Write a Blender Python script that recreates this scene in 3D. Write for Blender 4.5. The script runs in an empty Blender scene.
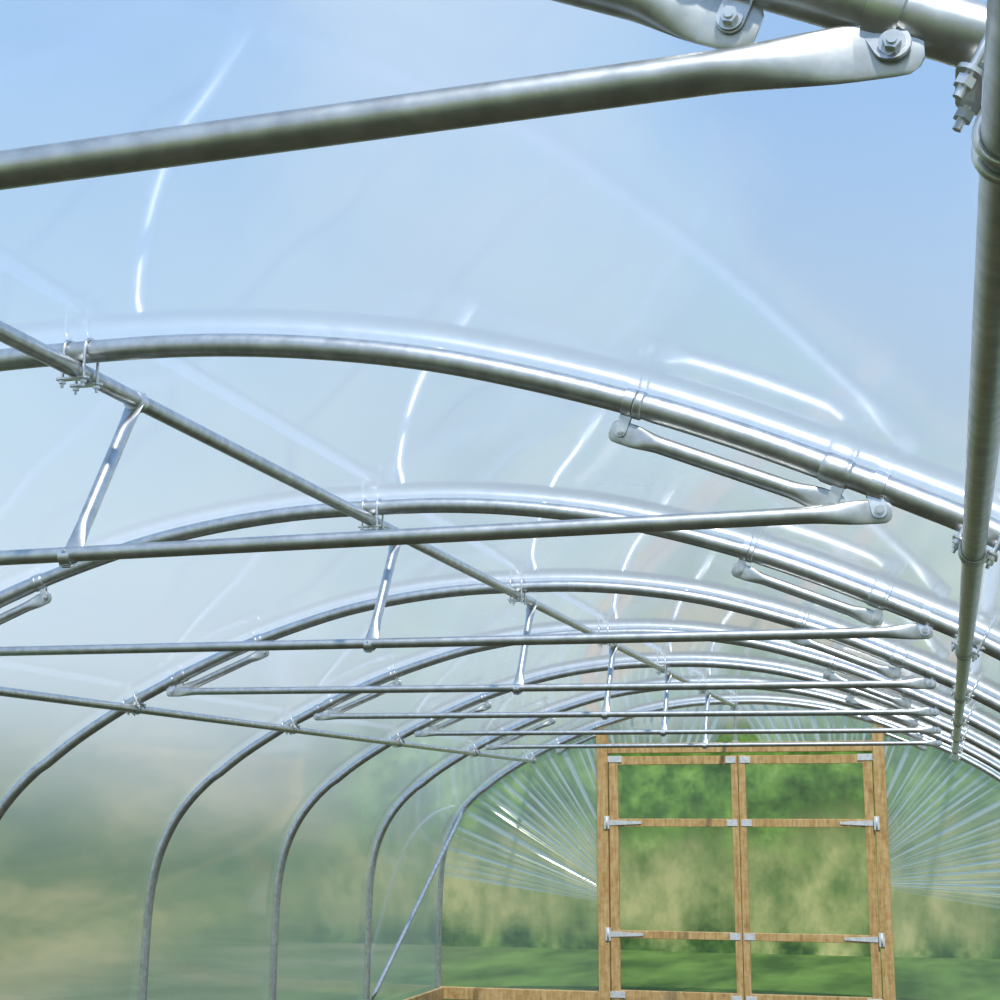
import bpy, bmesh, math, random
from mathutils import Vector, Matrix, noise
random.seed(7)
sc=bpy.context.scene
try:
    sc.view_settings.view_transform='Standard'; sc.view_settings.look='None'
except Exception: pass
ZC=1.75; CX=1.9155; Y0=3.208; SP=2.0
KS=list(range(-3,7))
def hy(k): return Y0+SP*k
# ------------------------------------------------ materials
def mat(name):
    m=bpy.data.materials.new(name); m.use_nodes=True
    nt=m.node_tree; nt.nodes.clear()
    out=nt.nodes.new('ShaderNodeOutputMaterial')
    return m,nt,out
def ramp(nt,fac,stops):
    r=nt.nodes.new('ShaderNodeValToRGB'); el=r.color_ramp.elements
    while len(el)<len(stops): el.new(0.5)
    for e,(p,c) in zip(el,stops): e.position=p; e.color=(*c,1)
    nt.links.new(fac,r.inputs[0]); return r.outputs[0]
def noise_n(nt,scale,detail=4,vec=None,rough=.5):
    n=nt.nodes.new('ShaderNodeTexNoise'); n.inputs['Scale'].default_value=scale; n.inputs['Detail'].default_value=detail
    n.inputs['Roughness'].default_value=rough
    if vec is not None: nt.links.new(vec,n.inputs['Vector'])
    return n.outputs['Fac']
def coords(nt,which='Object',scale=None):
    c=nt.nodes.new('ShaderNodeTexCoord').outputs[which]
    if scale:
        mp=nt.nodes.new('ShaderNodeMapping'); mp.inputs['Scale'].default_value=scale
        nt.links.new(c,mp.inputs['Vector']); c=mp.outputs[0]
    return c
def math_n(nt,op,a,b=None,c=None,clamp=False):
    n=nt.nodes.new('ShaderNodeMath'); n.operation=op; n.use_clamp=clamp
    for i,x in enumerate((a,b,c)):
        if x is None: continue
        if isinstance(x,(int,float)): n.inputs[i].default_value=x
        else: nt.links.new(x,n.inputs[i])
    return n.outputs[0]
def mapr(nt,v,a,b,c=0,d=1):
    n=nt.nodes.new('ShaderNodeMapRange'); n.interpolation_type='SMOOTHSTEP'
    nt.links.new(v,n.inputs[0]); n.inputs[1].default_value=a; n.inputs[2].default_value=b; n.inputs[3].default_value=c; n.inputs[4].default_value=d
    return n.outputs[0]
def mixc(nt,f,a,b):
    mx=nt.nodes.new('ShaderNodeMix'); mx.data_type='RGBA'
    nt.links.new(f,mx.inputs[0])
    for s,i in ((a,6),(b,7)):
        if isinstance(s,tuple): mx.inputs[i].default_value=(*s,1)
        else: nt.links.new(s,mx.inputs[i])
    return mx.outputs[2]
def galv(name,lo=(.50,.51,.51),hi=(.72,.73,.72),r0=.31,r1=.46,metal=.92):
    m,nt,out=mat(name)
    b=nt.nodes.new('ShaderNodeBsdfPrincipled')
    c=coords(nt)
    f=noise_n(nt,30,4,c,.55)
    nt.links.new(ramp(nt,f,[(.3,lo),(.7,hi)]),b.inputs['Base Color'])
    f2=noise_n(nt,90,3,c)
    nt.links.new(math_n(nt,'MULTIPLY_ADD',f2,r1-r0,r0),b.inputs['Roughness'])
    b.inputs['Metallic'].default_value=metal
    bp=nt.nodes.new('ShaderNodeBump'); bp.inputs['Strength'].default_value=.04; bp.inputs['Distance'].default_value=.004
    nt.links.new(f,bp.inputs['Height']); nt.links.new(bp.outputs[0],b.inputs['Normal'])
    nt.links.new(b.outputs[0],out.inputs[0]); return m
M_T=galv('galvanised_tube')
M_C=galv('zinc_clip',(.6,.61,.62),(.85,.86,.86),.25,.4)
M_HG=galv('galvanised_hinge',(.6,.61,.62),(.85,.86,.86),.4,.6,.3)
def film(name,haze=.22,tint=(.95,.98,.99),rough=.07,refl=1.05,hz=(.90,.95,.98),bump=.03,bscale=.8,fold=False,f0=.055,base=.38,grow=1.25):
    m,nt,out=mat(name)
    tr=nt.nodes.new('ShaderNodeBsdfTransparent'); tr.inputs[0].default_value=(*tint,1)
    tl=nt.nodes.new('ShaderNodeBsdfTranslucent'); tl.inputs[0].default_value=(*hz,1)
    df=nt.nodes.new('ShaderNodeBsdfDiffuse'); df.inputs[0].default_value=(*hz,1)
    mh=nt.nodes.new('ShaderNodeMixShader'); mh.inputs[0].default_value=.2
    nt.links.new(tl.outputs[0],mh.inputs[1]); nt.links.new(df.outputs[0],mh.inputs[2])
    gl=nt.nodes.new('ShaderNodeBsdfGlossy'); gl.inputs['Roughness'].default_value=rough; gl.inputs[0].default_value=(1,1,1,1)
    c=coords(nt,'Object',(1,.5,1))
    bn=noise_n(nt,bscale,1,c)
    bp=nt.nodes.new('ShaderNodeBump'); bp.inputs['Strength'].default_value=bump; bp.inputs['Distance'].default_value=.02
    nt.links.new(bn,bp.inputs['Height'])
    nt.links.new(bp.outputs[0],gl.inputs['Normal'])
    lw=nt.nodes.new('ShaderNodeLayerWeight'); lw.inputs['Blend'].default_value=.5
    fc=lw.outputs['Facing']
    p5=math_n(nt,'POWER',fc,5.0)
    F=math_n(nt,'MULTIPLY_ADD',p5,.9*refl,f0,clamp=True)
    hf=math_n(nt,'MULTIPLY_ADD',math_n(nt,'POWER',fc,2.0),haze*grow,haze*base)
    sm=noise_n(nt,.7,4,coords(nt,'Object',(1,.35,1)),.6)
    hf=math_n(nt,'MULTIPLY',hf,math_n(nt,'MULTIPLY_ADD',sm,.4,.8),clamp=True)
    if fold:
        at=nt.nodes.new('ShaderNodeAttribute'); at.attribute_name='fold'
        hf=math_n(nt,'ADD',hf,math_n(nt,'MULTIPLY',at.outputs['Fac'],fold),clamp=True)
    m1=nt.nodes.new('ShaderNodeMixShader'); nt.links.new(hf,m1.inputs[0])
    nt.links.new(tr.outputs[0],m1.inputs[1]); nt.links.new(mh.outputs[0],m1.inputs[2])
    m2=nt.nodes.new('ShaderNodeMixShader'); nt.links.new(F,m2.inputs[0])
    nt.links.new(m1.outputs[0],m2.inputs[1]); nt.links.new(gl.outputs[0],m2.inputs[2])
    nt.links.new(m2.outputs[0],out.inputs[0]); return m
M_F=film('polythene_film',haze=.38)
M_FE=film('polythene_gable',haze=.26,fold=1.0,base=.7,rough=.15,hz=(.92,.95,.92))
M_FD=film('polythene_door',haze=.10,base=.7)
def timber(name):
    m,nt,out=mat(name)
    b=nt.nodes.new('ShaderNodeBsdfPrincipled')
    f=noise_n(nt,6,6,coords(nt,'Object',(3,3,3)),.7)
    w=noise_n(nt,40,3,coords(nt,'Object',(1,1,.12)))
    mx=math_n(nt,'MULTIPLY_ADD',w,.5,math_n(nt,'MULTIPLY',f,.5))
    nt.links.new(ramp(nt,mx,[(.32,(.32,.17,.055)),(.5,(.54,.34,.13)),(.68,(.70,.50,.25))]),b.inputs['Base Color'])
    b.inputs['Roughness'].default_value=.65
    nt.links.new(b.outputs[0],out.inputs[0]); return m
M_W=timber('pine_timber')
def diffuse_noise(name,stops,scale,detail=6,rough=.6,sc3=None):
    m,nt,out=mat(name)
    b=nt.nodes.new('ShaderNodeBsdfDiffuse')
    f=noise_n(nt,scale,detail,coords(nt,'Object',sc3),rough)
    nt.links.new(ramp(nt,f,stops),b.inputs[0]); nt.links.new(b.outputs[0],out.inputs[0]); return m
M_S=diffuse_noise('soil',[(.35,(.03,.026,.016)),(.7,(.085,.075,.042))],3)
# hedge with seeding grasses in front of its foot; foliage thins out at the top and ends
M_H,nt,out=mat('hedge_foliage')
b=nt.nodes.new('ShaderNodeBsdfDiffuse'); c=coords(nt)
f=noise_n(nt,2.0,9,c,.66)
leaf=ramp(nt,f,[(.36,(.03,.07,.014)),(.48,(.08,.16,.03)),(.58,(.15,.27,.05)),(.72,(.32,.42,.12))])
tan=ramp(nt,noise_n(nt,2.0,7,coords(nt,'Object',(1,1,.7)),.62),[(.34,(.12,.18,.05)),(.5,(.28,.31,.11)),(.66,(.48,.44,.19))])
sx=nt.nodes.new('ShaderNodeSeparateXYZ'); nt.links.new(c,sx.inputs[0])
nz=math_n(nt,'SUBTRACT',noise_n(nt,.5,3,c),.5)
nz2=math_n(nt,'SUBTRACT',noise_n(nt,1.0,5,c,.6),.5)
zz=math_n(nt,'MULTIPLY_ADD',nz,1.6,sx.outputs[2])
zk=math_n(nt,'MULTIPLY_ADD',nz2,1.8,sx.outputs[2])
k=math_n(nt,'MULTIPLY',mapr(nt,zk,-.1,.4),mapr(nt,zk,1.1,1.9,1,0))
nt.links.new(mixc(nt,k,leaf,tan),b.inputs[0])
xa=math_n(nt,'MULTIPLY_ADD',nz,3.0,math_n(nt,'ABSOLUTE',math_n(nt,'ADD',sx.outputs[0],.5)))
al=math_n(nt,'MULTIPLY',mapr(nt,zz,2.5,3.3,1,0),mapr(nt,xa,4.0,8.5,1,0))
tr=nt.nodes.new('ShaderNodeBsdfTransparent'); ms=nt.nodes.new('ShaderNodeMixShader')
nt.links.new(al,ms.inputs[0]); nt.links.new(tr.outputs[0],ms.inputs[1]); nt.links.new(b.outputs[0],ms.inputs[2])
nt.links.new(ms.outputs[0],out.inputs[0])
# grass, thinning out to nothing away from the tunnel
M_G,nt,out=mat('meadow_grass')
b=nt.nodes.new('ShaderNodeBsdfDiffuse'); c=coords(nt)
f=noise_n(nt,.6,4,c,.6); f2=noise_n(nt,1.2,5,coords(nt,'Object',(1,.35,1)),.6)
green=ramp(nt,f2,[(.35,(.05,.10,.02)),(.65,(.15,.25,.05))])
tan=ramp(nt,f,[(.35,(.12,.15,.06)),(.5,(.17,.20,.09)),(.68,(.26,.25,.14))])
sx=nt.nodes.new('ShaderNodeSeparateXYZ'); nt.links.new(c,sx.inputs[0])
dx=math_n(nt,'SUBTRACT',math_n(nt,'ABSOLUTE',sx.outputs[0]),3.0)
dy=math_n(nt,'SUBTRACT',math_n(nt,'ABSOLUTE',math_n(nt,'SUBTRACT',sx.outputs[1],5.0)),17)
dd=math_n(nt,'MAXIMUM',dx,dy)
nt.links.new(mixc(nt,mapr(nt,math_n(nt,'MAXIMUM',dx,0.0),0,3),green,tan),b.inputs[0])
tr=nt.nodes.new('ShaderNodeBsdfTransparent'); ms=nt.nodes.new('ShaderNodeMixShader')
nt.links.new(mapr(nt,dd,.5,9),ms.inputs[0]); nt.links.new(b.outputs[0],ms.inputs[1]); nt.links.new(tr.outputs[0],ms.inputs[2])
nt.links.new(ms.outputs[0],out.inputs[0])
# ------------------------------------------------ geometry helpers
def obj(name,bm,mats,smooth=True,parent=None):
    me=bpy.data.meshes.new(name); bmesh.ops.recalc_face_normals(bm,faces=bm.faces)
    bm.to_mesh(me); bm.free()
    for m in mats: me.materials.append(m)
    if smooth: 
        for p in me.polygons: p.use_smooth=True
        try: me.set_sharp_from_angle(angle=math.radians(50))
        except Exception: pass
    o=bpy.data.objects.new(name,me); sc.collection.objects.link(o)
    if parent: o.parent=parent
    return o
def ring(bm,c,u,v,a,b_,n):
    return [bm.verts.new(c+u*(a*math.cos(2*math.pi*i/n))+v*(b_*math.sin(2*math.pi*i/n))) for i in range(n)]
def bridge(bm,r1,r2,mi=0):
    n=len(r1)
    for i in range(n):
        f=bm.faces.new((r1[i],r1[(i+1)%n],r2[(i+1)%n],r2[i])); f.material_index=mi; f.smooth=True
def sweep(bm,pts,radii,n=20,cap=True,mi=0):
    pts=[Vector(p) for p in pts]
    if not hasattr(radii,'__len__'): radii=[radii]*len(pts)
    prev=None; u=None
    for i,p in enumerate(pts):
        a=pts[max(0,i-1)]; b=pts[min(len(pts)-1,i+1)]; t=(b-a).normalized()
        if u is None: u=(Vector((0,1,0)) if abs(t.y)<.9 else Vector((1,0,0)))
        u=(u-t*u.dot(t)).normalized(); v=t.cross(u)
        r=ring(bm,p,u,v,radii[i],radii[i],n)
        if prev: bridge(bm,prev,r,mi)
        elif cap: 
            f=bm.faces.new(list(reversed(r))); f.material_index=mi
        prev=r
    if cap: 
        f=bm.faces.new(prev); f.material_index=mi
def flat_tube(bm,p0,p1,r,nrm,tip=.025,mi=0,flat0=True,flat1=True,fl=.06,tr=.09,n=24,wf=1.42):
    """tube whose ends are crimped flat; p0/p1 are the bolt holes, nrm is the plate normal"""
    p0=Vector(p0);p1=Vector(p1); t=(p1-p0).normalized(); L=(p1-p0).length
    v=Vector(nrm); v=(v-t*v.dot(t)).normalized(); u=v.cross(t)
    W=r*wf; T=r*.16
    def end(flat):
        if not flat: return [(0,r,r)]
        e=[(-tip,W*.5,T*.8),(-tip*.85,W*.75,T),(-tip*.5,W*.97,T),(0,W,T),(fl*.5,W,T)]
        for i in range(9):
            q=i/8; s=q*q*(3-2*q); e.append((fl*.5+tr*q,W+(r-W)*s,T+(r-T)*s**.8))
        return e
    S=[(s,a,b) for s,a,b in end(flat0)]+[(L-s,a,b) for s,a,b in reversed(end(flat1))]
    prev=None
    for s,a,b_ in S:
        rr=ring(bm,p0+t*s,u,v,a,b_,n)
        if prev: bridge(bm,prev,rr,mi)
        else: bm.faces.new(list(reversed(rr))).material_index=mi
        prev=rr
    bm.faces.new(prev).material_index=mi
def cyl(bm,p0,p1,r,n=16,mi=0,r2=None):
    p0=Vector(p0);p1=Vector(p1);t=(p1-p0).normalized()
    u=t.orthogonal().normalized(); v=t.cross(u)
    a=ring(bm,p0,u,v,r,r,n); b=ring(bm,p1,u,v,r2 or r,r2 or r,n)
    for i in range(n):
        f=bm.faces.new((a[i],a[(i+1)%n],b[(i+1)%n],b[i])); f.material_index=mi; f.smooth=n>8
    bm.faces.new(list(reversed(a))).material_index=mi; bm.faces.new(b).material_index=mi
def bolt(bm,p,d,ln=.03,r=.007,mi=1):
    p=Vector(p); d=Vector(d).normalized()
    cyl(bm,p-d*ln*.5,p+d*ln*.5,r*.55,12,mi)
    cyl(bm,p+d*ln*.24,p+d*ln*.28,r*1.45,20,mi)
    cyl(bm,p+d*ln*.28,p+d*ln*.45,r,6,mi)
    cyl(bm,p-d*ln*.28,p-d*ln*.24,r*1.45,20,mi)
    cyl(bm,p-d*ln*.45,p-d*ln*.28,r,6,mi)
def box(bm,lo,hi,mi=0,bev=.004):
    lo=Vector(lo);hi=Vector(hi)
    g=bmesh.ops.create_cube(bm,size=1)['verts']
    for v in g: v.co=Vector([(lo[i]+hi[i])/2+v.co[i]*(hi[i]-lo[i]) for i in range(3)])
    fs=set(f for v in g for f in v.link_faces)
    for f in fs: f.material_index=mi; f.smooth=False
    if bev:
        es=list(set(e for v in g for e in v.link_edges))
        r=bmesh.ops.bevel(bm,geom=es,offset=bev,segments=2,affect='EDGES',profile=.5)
        for f in r['faces']: f.material_index=mi
def plate(bm,a,b,wid,nrm,th=.004,mi=1,n=8):
    a=Vector(a);b=Vector(b);t=(b-a).normalized();v=Vector(nrm).normalized();v=(v-t*v.dot(t)).normalized();u=v.cross(t)
    out=[]
    for i in range(n+1):
        q=math.pi*i/n; out.append(b+u*(wid*math.cos(q))+t*(wid*math.sin(q)))
    for i in range(n+1):
        q=math.pi+math.pi*i/n; out.append(a+u*(wid*math.cos(q))+t*(wid*math.sin(q)))
    lo=[bm.verts.new(p-v*th/2) for p in out]; hi=[bm.verts.new(p+v*th/2) for p in out]
    m=len(out)
    for i in range(m):
        f=bm.faces.new((lo[i],lo[(i+1)%m],hi[(i+1)%m],hi[i])); f.material_index=mi
    f=bm.faces.new(list(reversed(lo))); f.material_index=mi
    f=bm.faces.new(hi); f.material_index=mi
# ------------------------------------------------ hoop profile
PR=[(0,1.068),(.28,1.063),(.56,1.037),(.84,.990),(1.09,.925),(1.33,.848),(1.53,.771),(1.72,.689),(1.88,.616),(2.04,.535),(2.35,.345),(2.64,.1),(2.81,-.16),(2.892,-.47),(2.915,-.9),(2.92,-1.3),(2.925,-1.75)]
def cat(P,sub=6):
    out=[]
    for i in range(len(P)-1):
        p0=P[max(i-1,0)] if i>0 else (-P[1][0],P[1][1]); p1=P[i];p2=P[i+1]; p3=P[i+2] if i+2<len(P) else (2*p2[0]-p1[0],2*p2[1]-p1[1])
        for j in range(sub):
            t=j/sub
            out.append(tuple(.5*((2*p1[d])+(-p0[d]+p2[d])*t+(2*p0[d]-5*p1[d]+4*p2[d]-p3[d])*t*t+(-p0[d]+3*p1[d]-3*p2[d]+p3[d])*t**3) for d in (0,1)))
    out.append(P[-1]); return out
HP=cat(PR)
FULL=[(-x,z) for x,z in reversed(HP[1:])]+HP
FULL=[(x,z+ZC) for x,z in FULL]
def hz(x):
    x=abs(x)
    for (a,b),(c,d) in zip(HP,HP[1:]):
        if a<=x<=c: return b+(d-b)*(x-a)/max(1e-9,c-a)+ZC
def hn(x):
    s=1 if x>=0 else -1; e=.02
    dz=(hz(abs(x)+e)-hz(max(0,abs(x)-e)))/(abs(x)+e-max(0,abs(x)-e))
    return Vector((-dz*s,0,1)).normalized()
HR=.0265
def lift(k): return .024 if k==-1 else (-.01 if k>=2 else 0.0)
# hoops
for k in KS:
    y=hy(k); dz=Vector((0,0,lift(k)))
    e=bpy.data.objects.new('polytunnel_hoop',None); sc.collection.objects.link(e)
    bm=bmesh.new()
    sweep(bm,[Vector((x,y,z))+dz*(1 if abs(x)<2.5 else 0) for x,z in FULL],[HR+(.0025 if 1.34<abs(x)<1.73 else 0) for x,z in FULL],24)
    for s in (-1,1):
        for xa,xb,rr in ((1.32,1.34,.0045),(1.70,1.76,.006)):
            q=[xa+(xb-xa)*i/6 for i in range(7)]
            sweep(bm,[Vector((s*x,y,hz(x)))+dz for x in q],[HR+.001]+[HR+rr]*5+[HR+.001],24)
    obj('hoop_tube',bm,[M_T],parent=e)
    XB=(1.31,1.745) if k!=-1 else (1.36,1.795)
    OB=.066 if k!=-1 else .046
    for s in (-1,1):
        bm=bmesh.new()
        P=[]
        for xb in XB:
            n=hn(s*xb); P.append(Vector((s*xb,y,hz(xb)))-n*OB+dz)
        flat_tube(bm,P[0],P[1],.0185,(0,1,0),tip=.024,fl=.045,tr=.07,wf=1.35)
        for p,xb in zip(P,XB):
            n=hn(s*xb); c=Vector((s*xb,y,hz(xb)))+dz; t=Vector((n.z,0,-n.x))
            cyl(bm,c-t*.011,c+t*.011,HR+.005,24,1)
            for dyy in (-.006,.006):
                plate(bm,c-n*.022+Vector((0,dyy,0)),p+Vector((0,dyy,0)),.012,(0,1,0),.003)
            bolt(bm,p,(0,-1,0),.036,.0075)
        obj('splice_brace_%s'%('left' if s<0 else 'right'),bm,[M_T,M_C],parent=e)
# crossbars + king struts
XR={-1:1.903,0:1.812,1:1.87}; XL={0:-1.80,1:-1.80,2:-1.779,3:-1.806,4:-1.823,5:-1.858}
ZB=ZC+.600
for k in KS[:-1]:
    y=hy(k); dz=Vector((0,0,lift(k))); e=bpy.data.objects.new('crossbar',None); sc.collection.objects.link(e)
    xr=XR.get(k,1.865); xl=XL.get(k,-1.8)
    bm=bmesh.new()
    yb=y-.012
    zr=min(ZB,hz(xr)-.048+dz.z); zl=min(ZB,hz(xl)-.055)
    if k==-1: zr,zl=ZC+.592,ZC+.53
    if k==0: zr,zl=ZC+.594,ZC+.575
    a=Vector((xl,yb,zl)); b=Vector((xr,yb,zr))
    flat_tube(bm,a,b,.0175,(0,1,0),tip=.024,fl=.06,tr=.12)
    for p in (a,b):
        n=hn(p.x); c=Vector((p.x,y,hz(p.x)))+dz; t=Vector((n.z,0,-n.x))
        cyl(bm,c-t*.014,c+t*.014,HR+.0045,24,1)
        for dyy in (-.006,.006):
            plate(bm,c-n*.02+Vector((0,dyy-.006,0)),p+Vector((0,dyy,0)),.015,(0,1,0),.003)
        bolt(bm,p,(0,-1,0),.036,.0075)
    obj('tie_bar',bm,[M_T,M_C],parent=e)
    bm=bmesh.new()
    tp=Vector((0,y+.272,ZC+1.018)); bt=Vector((0,y-.0,(zl+zr)/2-.005))
    nrm=(bt-tp).normalized().cross(Vector((1,0,0)))
    flat_tube(bm,bt,tp,.0175,nrm,tip=.03,fl=.05,tr=.09)
    cyl(bm,tp+Vector((0,-.018,0)),tp+Vector((0,.018,0)),.026,20,1)
    cyl(bm,bt+Vector((-.014,-.012,.0)),bt+Vector((.014,-.012,.0)),.0205,20,1)
    bolt(bm,bt+Vector((0,-.012,0)),nrm,.05,.006)
    obj('king_strut',bm,[M_T,M_C],parent=e)
# purlins
def purlin(name,x,y1,PRR):
    e=bpy.data.objects.new(name,None); sc.collection.objects.link(e)
    n=hn(x); c0=Vector((x,0,hz(x)))-n*(HR+PRR)
    bm=bmesh.new(); ys=[-4.8+ (y1+4.8)*i/20 for i in range(21)]
    sweep(bm,[(c0.x,yy,c0.z) for yy in ys],PRR,24); obj('purlin_tube',bm,[M_T],parent=e)
    bm=bmesh.new(); t=Vector((n.z,0,-n.x)); side=abs(x)>1
    for k in KS:
        lf=max(0,lift(k)); y=hy(k); h=Vector((x,y,hz(x)+(lf if abs(x)<2.5 else 0)))
        for s in (-1,1):
            o=h+t*(s*(PRR+(.013 if side else .007))); pts=[]
            base=-(HR+2*PRR+.024)-lf if not side else -(HR+.038)
            pts.append(o+Vector((0,-(HR+.004),0))+n*base)
            for i in range(13):
                q=math.pi*i/12
                pts.append(o+Vector((0,-(HR+.004)*math.cos(q),0))+n*((HR+.004)*math.sin(q)))
            pts.append(o+Vector((0,(HR+.004),0))+n*base)
            sweep(bm,pts,.0038,10)
            for sy in (-1,1):
                q=o+Vector((0,sy*(HR+.004),0))-n*lf*(0 if side else 1)
                dd=HR+2*PRR if not side else HR+.014
                cyl(bm,q-n*(dd+.007),q-n*(dd+.015),.008,6)
        if not side:
            for sy in (-1,1):
                q=h+Vector((0,sy*(HR+.004),0))-n*(HR+2*PRR+.004+lf)
                plate(bm,q-t*(PRR+.011),q+t*(PRR+.011),.011,n,.005,0)
        else:
            pc=Vector((c0.x,y,c0.z))
            for s in (-1,1):
                q=h+t*(s*(PRR+.013))-n*(HR+.016)
                plate(bm,q-Vector((0,HR+.004,0)),q+Vector((0,HR+.004,0)),.011,n,.004,0)
            for sy in (-1,1):
                pts=[pc+Vector((0,sy*.016,0))+t*((PRR+.003)*math.cos(q))-n*((PRR+.003)*math.sin(q)) for q in [math.pi*i/14 for i in range(15)]]
                pts=[pts[0]+n*.012]+pts+[pts[-1]+n*.012]
                sweep(bm,pts,.004,8)
    obj('u_bolt_clamps',bm,[M_C],parent=e)
purlin('ridge_purlin',0,hy(6),.0205); purlin('side_purlin',2.011,hy(6),.0225); purlin('side_purlin',-1.995,hy(6),.0205)
for s in (-1,1):
    bm=bmesh.new()
    a=Vector((s*2.9,hy(5)+.05,.2)); b=Vector((s*2.66,hy(6)-.04,ZC+.06))
    flat_tube(bm,a,b,.019,(1,0,0)); bolt(bm,a,(1,0,0)); bolt(bm,b,(1,0,0))
    cyl(bm,Vector((a.x+s*.025,hy(5),a.z-.015)),Vector((a.x+s*.025,hy(5),a.z+.015)),HR+.004,20,1)
    obj('corner_brace',bm,[M_T,M_C])
bm=bmesh.new(); sweep(bm,[(0,hy(6),ZC+1.04),(0,hy(6)+.01,ZC+.9),(0,hy(6)+.02,ZC+.66)],.017,16)
plate(bm,(0,hy(6)-.0,ZC+.68),(0,hy(6)-.0,ZC+.63),.03,(0,1,0),.006,1); bolt(bm,(0,hy(6),ZC+.66),(0,-1,0),.03)
obj('gable_strut',bm,[M_T,M_C])
# ------------------------------------------------ cover
OFF=HR+.002
cov=[]; nF=len(FULL)
for i,(x,z) in enumerate(FULL):
    a=FULL[max(0,i-1)];b=FULL[min(nF-1,i+1)]
    t=Vector((b[0]-a[0],0,b[1]-a[1])).normalized(); n=Vector((-t.z,0,t.x)); cov.append((Vector((x,0,z))+n*OFF,n))
bm=bmesh.new(); prev=None; NY=8
ys=[(hy(k)+SP*j/NY,j/NY,k) for k in KS[:-1] for j in range(NY)]+[(hy(6),0,6)]
for yy,fr,k in ys:
    row=[]
    lf=lift(k)*(1-fr)+lift(k+1)*fr
    for c,n in cov:
        w=noise.noise(Vector((c.x*.4,yy*.3,c.z*.4)))*.002*math.sin(math.pi*fr)
        p=c-n*w+Vector((0,0,lf)); row.append(bm.verts.new((p.x,yy,max(p.z,-.03))))
    if prev:
        for i in range(nF-1): bm.faces.new((prev[i],prev[i+1],row[i+1],row[i]))
    prev=row
obj('polythene_cover',bm,[M_F])
# ------------------------------------------------ gable wall film
YE=hy(6)+.036
PX0,PX1=-1.335,1.365; HT=ZC+.68
bm=bmesh.new(); lay=bm.verts.layers.float.new('fold')
rnd=random.Random(3)
ph=[(rnd.uniform(0,6.28),rnd.uniform(.5,1),40+i*10) for i in range(14)]
def foldf(th,s):
    return sum(a*math.sin(th*w+p+.5*math.sin(s*2+p)) for p,a,w in ph)/3.0
def inner(C,P):
    d=P-C; ts=[]
    if abs(d.x)>1e-6:
        for X in (PX0+.03,PX1-.03):
            t=(X-C.x)/d.x
            if t>0: ts.append(t)
    if d.z>1e-6: ts.append((HT-.03-C.z)/d.z)
    return C+d*min([t for t in ts if t>0]+[1])
for side in (-1,1):
    C=Vector((side*.95+.02,0,ZC-.86 if side<0 else ZC-.60))
    line=[Vector((x,0,z)) for x,z in FULL if (x*side>=-1e-6)]
    if side<0: line=line[::-1]
    line.append(Vector((PX0+.03 if side<0 else PX1-.03,0,0)))
    dense=[]
    for a,b in zip(line,line[1:]):
        m=max(2,int((b-a).length/(.004 if a.z>.3 else .05)))
        for j in range(m): dense.append(a.lerp(b,j/m))
    dense.append(line[-1])
    prev=None
    for P in dense:
        d=P-C; th=math.atan2(d.z,d.x*side)
        I=inner(C,P)
        th0=.13 if side<0 else -.16
        en=min(1,max(0,(th-th0)/.04))
        row=[]; NS=14
        for j in range(NS+1):
            s=j/NS; q=I.lerp(P,s)
            v=foldf(th,s)
            am=en*(.4+.6*math.sin(math.pi*min(1,s*.9+.08)))
            vv=bm.verts.new((q.x,YE+v*.010*am,max(0,q.z)))
            vv[lay]=en*.15+min(1,1.15*max(0,v)**1.5)*am
            row.append(vv)
        if prev:
            for j in range(NS): bm.faces.new((prev[j],prev[j+1],row[j+1],row[j]))
        prev=row
obj('wall_end',bm,[M_FE])
yd=hy(6)
bm=bmesh.new()
box(bm,(-2.9,yd-.045,.02),(PX0+.01,yd+.03,.13)); obj('baseboard_end_left',bm,[M_W],False)
bm=bmesh.new()
box(bm,(PX1-.01,yd-.045,.02),(2.9,yd+.03,.13)); obj('baseboard_end_right',bm,[M_W],False)
bm=bmesh.new(); box(bm,(-2.885,yd-3.9,.02),(-2.845,yd-.05,.13)); obj('baseboard_left',bm,[M_W],False)
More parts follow.
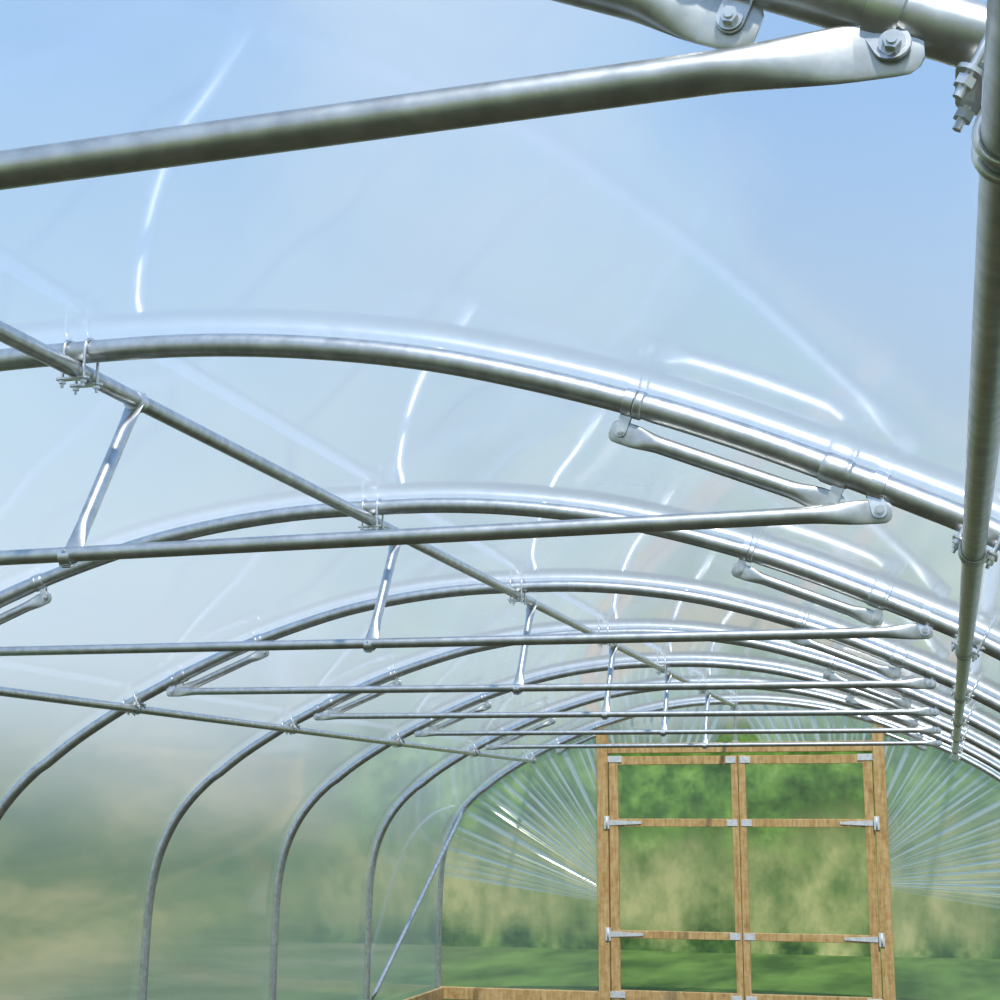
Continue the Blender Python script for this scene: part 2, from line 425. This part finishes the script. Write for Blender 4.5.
# ------------------------------------------------ door frame + doors
def Z(z): return ZC+z
bm=bmesh.new()
box(bm,(-1.331,yd-.05,.0),(-1.225,yd+.03,Z(.79)))
box(bm,(1.262,yd-.05,.0),(1.368,yd+.03,Z(.80)))
box(bm,(-1.225,yd-.04,Z(.585)),(1.262,yd+.03,Z(.68)))
obj('door_frame',bm,[M_W],False)
def door(name,x0,x1,hs):
    e=bpy.data.objects.new(name,None); sc.collection.objects.link(e)
    bm=bmesh.new(); st=.085
    box(bm,(x0,yd-.03,.06),(x0+st*(1 if hs<0 else .75),yd+.015,Z(.56)))
    box(bm,(x1-st*(.75 if hs<0 else 1),yd-.03,.06),(x1,yd+.015,Z(.56)))
    for za,zb in ((.475,.555),(-.105,-.03),(-1.13,-1.06),(-1.69,-1.60)):
        box(bm,(x0+.05,yd-.026,Z(za)),(x1-.05,yd+.011,Z(zb)))
    obj('timber',bm,[M_W],False,e)
    bm=bmesh.new()
    v=[bm.verts.new(p) for p in ((x0+.02,yd+.02,.08),(x1-.02,yd+.02,.08),(x1-.02,yd+.02,Z(.54)),(x0+.02,yd+.02,Z(.54)))]
    bm.faces.new(v); obj('film_panel',bm,[M_FD],False,e)
    bm=bmesh.new()
    for zc in (-.067,-1.095):
        xh=x0-.02 if hs<0 else x1+.02; dr=1 if hs<0 else -1
        box(bm,(min(xh-.025*dr,xh+.025*dr),yd-.062,Z(zc-.06)),(max(xh-.025*dr,xh+.025*dr),yd-.052,Z(zc+.06)),0,.002)
        a=xh; b_=xh+dr*.33
        vs=[bm.verts.new(p) for p in ((a,yd-.036,Z(zc-.026)),(b_,yd-.036,Z(zc-.012)),(b_,yd-.036,Z(zc+.012)),(a,yd-.036,Z(zc+.026)),(a,yd-.030,Z(zc-.026)),(b_,yd-.030,Z(zc-.012)),(b_,yd-.030,Z(zc+.012)),(a,yd-.030,Z(zc+.026)))]
        for f in ((0,1,2,3),(7,6,5,4),(0,4,5,1),(1,5,6,2),(2,6,7,3),(3,7,4,0)): bm.faces.new([vs[i] for i in f])
        cyl(bm,(a,yd-.058,Z(zc-.055)),(a,yd-.058,Z(zc+.055)),.010,12)
    xm=x1-.03 if hs<0 else x0+.03
    for zc in (.515,-.067,-1.095,-1.65):
        w=.075
        box(bm,(xm-w*(1.1 if hs<0 else .2),yd-.036,Z(zc-.03)),(xm+w*(.2 if hs<0 else 1.1),yd-.03,Z(zc+.03)),0,.001)
    for zc in (.53,-1.64):
        xq=x0+.06 if hs<0 else x1-.06
        box(bm,(xq-.07,yd-.036,Z(zc-.03)),(xq+.07,yd-.03,Z(zc+.03)),0,.001)
    obj('hinges_and_plates',bm,[M_HG],False,e)
door('door_1',-1.215,.018,-1); door('door_2',.024,1.252,1)
# ------------------------------------------------ ground + hedge
bm=bmesh.new()
vs=[bm.verts.new(p) for p in ((-2.95,-4.8,0),(2.95,-4.8,0),(2.95,yd+.03,0),(-2.95,yd+.03,0))]; bm.faces.new(vs)
obj('floor',bm,[M_S],False)
bm=bmesh.new()
vs=[bm.verts.new(p) for p in ((-16,-25,-.02),(16,-25,-.02),(16,35,-.02),(-16,35,-.02))]; bm.faces.new(vs)
obj('meadow_ground',bm,[M_G],False)
def hedge(name,p0,p1,h,w,amp,seed):
    bm=bmesh.new(); p0=Vector(p0);p1=Vector(p1);L=(p1-p0).length;t=(p1-p0)/L; n=Vector((-t.y,t.x,0))
    M=int(L/.25); prev=None; K=24
    for i in range(M+1):
        c=p0+t*(L*i/M); row=[]
        ed=min(1,(i+.3)/14,(M-i+.3)/14)**.5
        hh=h*ed*(1+.1*noise.noise(Vector((i*.06,seed,0)))+.05*noise.noise(Vector((i*.3,seed,3))))
        for j in range(K+1):
            a=math.pi*j/K
            p=c+n*(w*math.cos(a)*ed)+Vector((0,0,hh*math.sin(a)**.6))
            p+=Vector((noise.noise(p*.9),noise.noise(p*.9+Vector((9,0,0))),noise.noise(p*1.1+Vector((0,7,0)))))*amp
            if j in (0,K): p.z=-.05
            row.append(bm.verts.new(p))
        if prev:
            for j in range(K): bm.faces.new((prev[j],prev[j+1],row[j+1],row[j]))
        prev=row
    return obj(name,bm,[M_H])
hedge('hedge',(-12,23,0),(11,23,0),3.7,1.3,.25,1)
# ------------------------------------------------ world + sun
w=bpy.data.worlds.new('sky'); sc.world=w; w.use_nodes=True; nt=w.node_tree; nt.nodes.clear()
out=nt.nodes.new('ShaderNodeOutputWorld'); bg=nt.nodes.new('ShaderNodeBackground')
tc=nt.nodes.new('ShaderNodeTexCoord'); sp=nt.nodes.new('ShaderNodeSeparateXYZ'); nt.links.new(tc.outputs['Generated'],sp.inputs[0])
zz=math_n(nt,'ADD',sp.outputs[2],math_n(nt,'MULTIPLY',sp.outputs[0],.05))
col=ramp(nt,zz,[(0,(.72,.80,.84)),(.12,(.64,.77,.88)),(.26,(.38,.60,.86)),(.42,(.16,.42,.83)),(1,(.08,.25,.62))])
cl=noise_n(nt,2.2,6,tc.outputs['Generated'],.55)
cf=ramp(nt,cl,[(.49,(0,0,0)),(.75,(.5,.5,.5))])
col=mixc(nt,cf,col,(.85,.88,.92))
mp=nt.nodes.new('ShaderNodeMapping'); mp.inputs['Scale'].default_value=(1,1,2.0); nt.links.new(tc.outputs['Generated'],mp.inputs[0])
land=ramp(nt,noise_n(nt,7,5,mp.outputs[0],.58),[(.36,(.09,.16,.045)),(.5,(.20,.26,.09)),(.64,(.44,.42,.19))])
land=mixc(nt,mapr(nt,sp.outputs[2],-.5,-.15,1,0),land,(.035,.045,.022))  # land colour darkened steeply downward so tube undersides reflect a dark tone
zl=math_n(nt,'MULTIPLY_ADD',math_n(nt,'SUBTRACT',noise_n(nt,4,2,mp.outputs[0]),.5),.05,sp.outputs[2])
col=mixc(nt,mapr(nt,zl,-.01,.11),land,col)
nt.links.new(col,bg.inputs[0]); bg.inputs[1].default_value=1.05; nt.links.new(bg.outputs[0],out.inputs[0])
sd=bpy.data.lights.new('sun','SUN'); sd.energy=4.1; sd.angle=math.radians(2.5); sd.color=(1,.96,.88)
so=bpy.data.objects.new('sun',sd); sc.collection.objects.link(so)
dirv=Vector((.2,-.55,.8)).normalized(); so.rotation_euler=dirv.to_track_quat('Z','Y').to_euler(); so.location=dirv*30
# ------------------------------------------------ camera
yaw,pitch,roll=.2710,.1959,-.0011
F=Vector((-math.sin(yaw)*math.cos(pitch),math.cos(yaw)*math.cos(pitch),math.sin(pitch)))
R=Vector((math.cos(yaw),math.sin(yaw),0)); D=F.cross(R)
R2=R*math.cos(roll)+D*math.sin(roll); D2=-R*math.sin(roll)+D*math.cos(roll)
U=-D2; B=-F
cd=bpy.data.cameras.new('camera'); cd.sensor_width=36; cd.lens=1588.68/1000*36; cd.clip_start=.02; cd.clip_end=500
co=bpy.data.objects.new('camera',cd); sc.collection.objects.link(co)
co.matrix_world=Matrix(((R2.x,U.x,B.x,CX),(R2.y,U.y,B.y,0),(R2.z,U.z,B.z,ZC),(0,0,0,1))); sc.camera=co
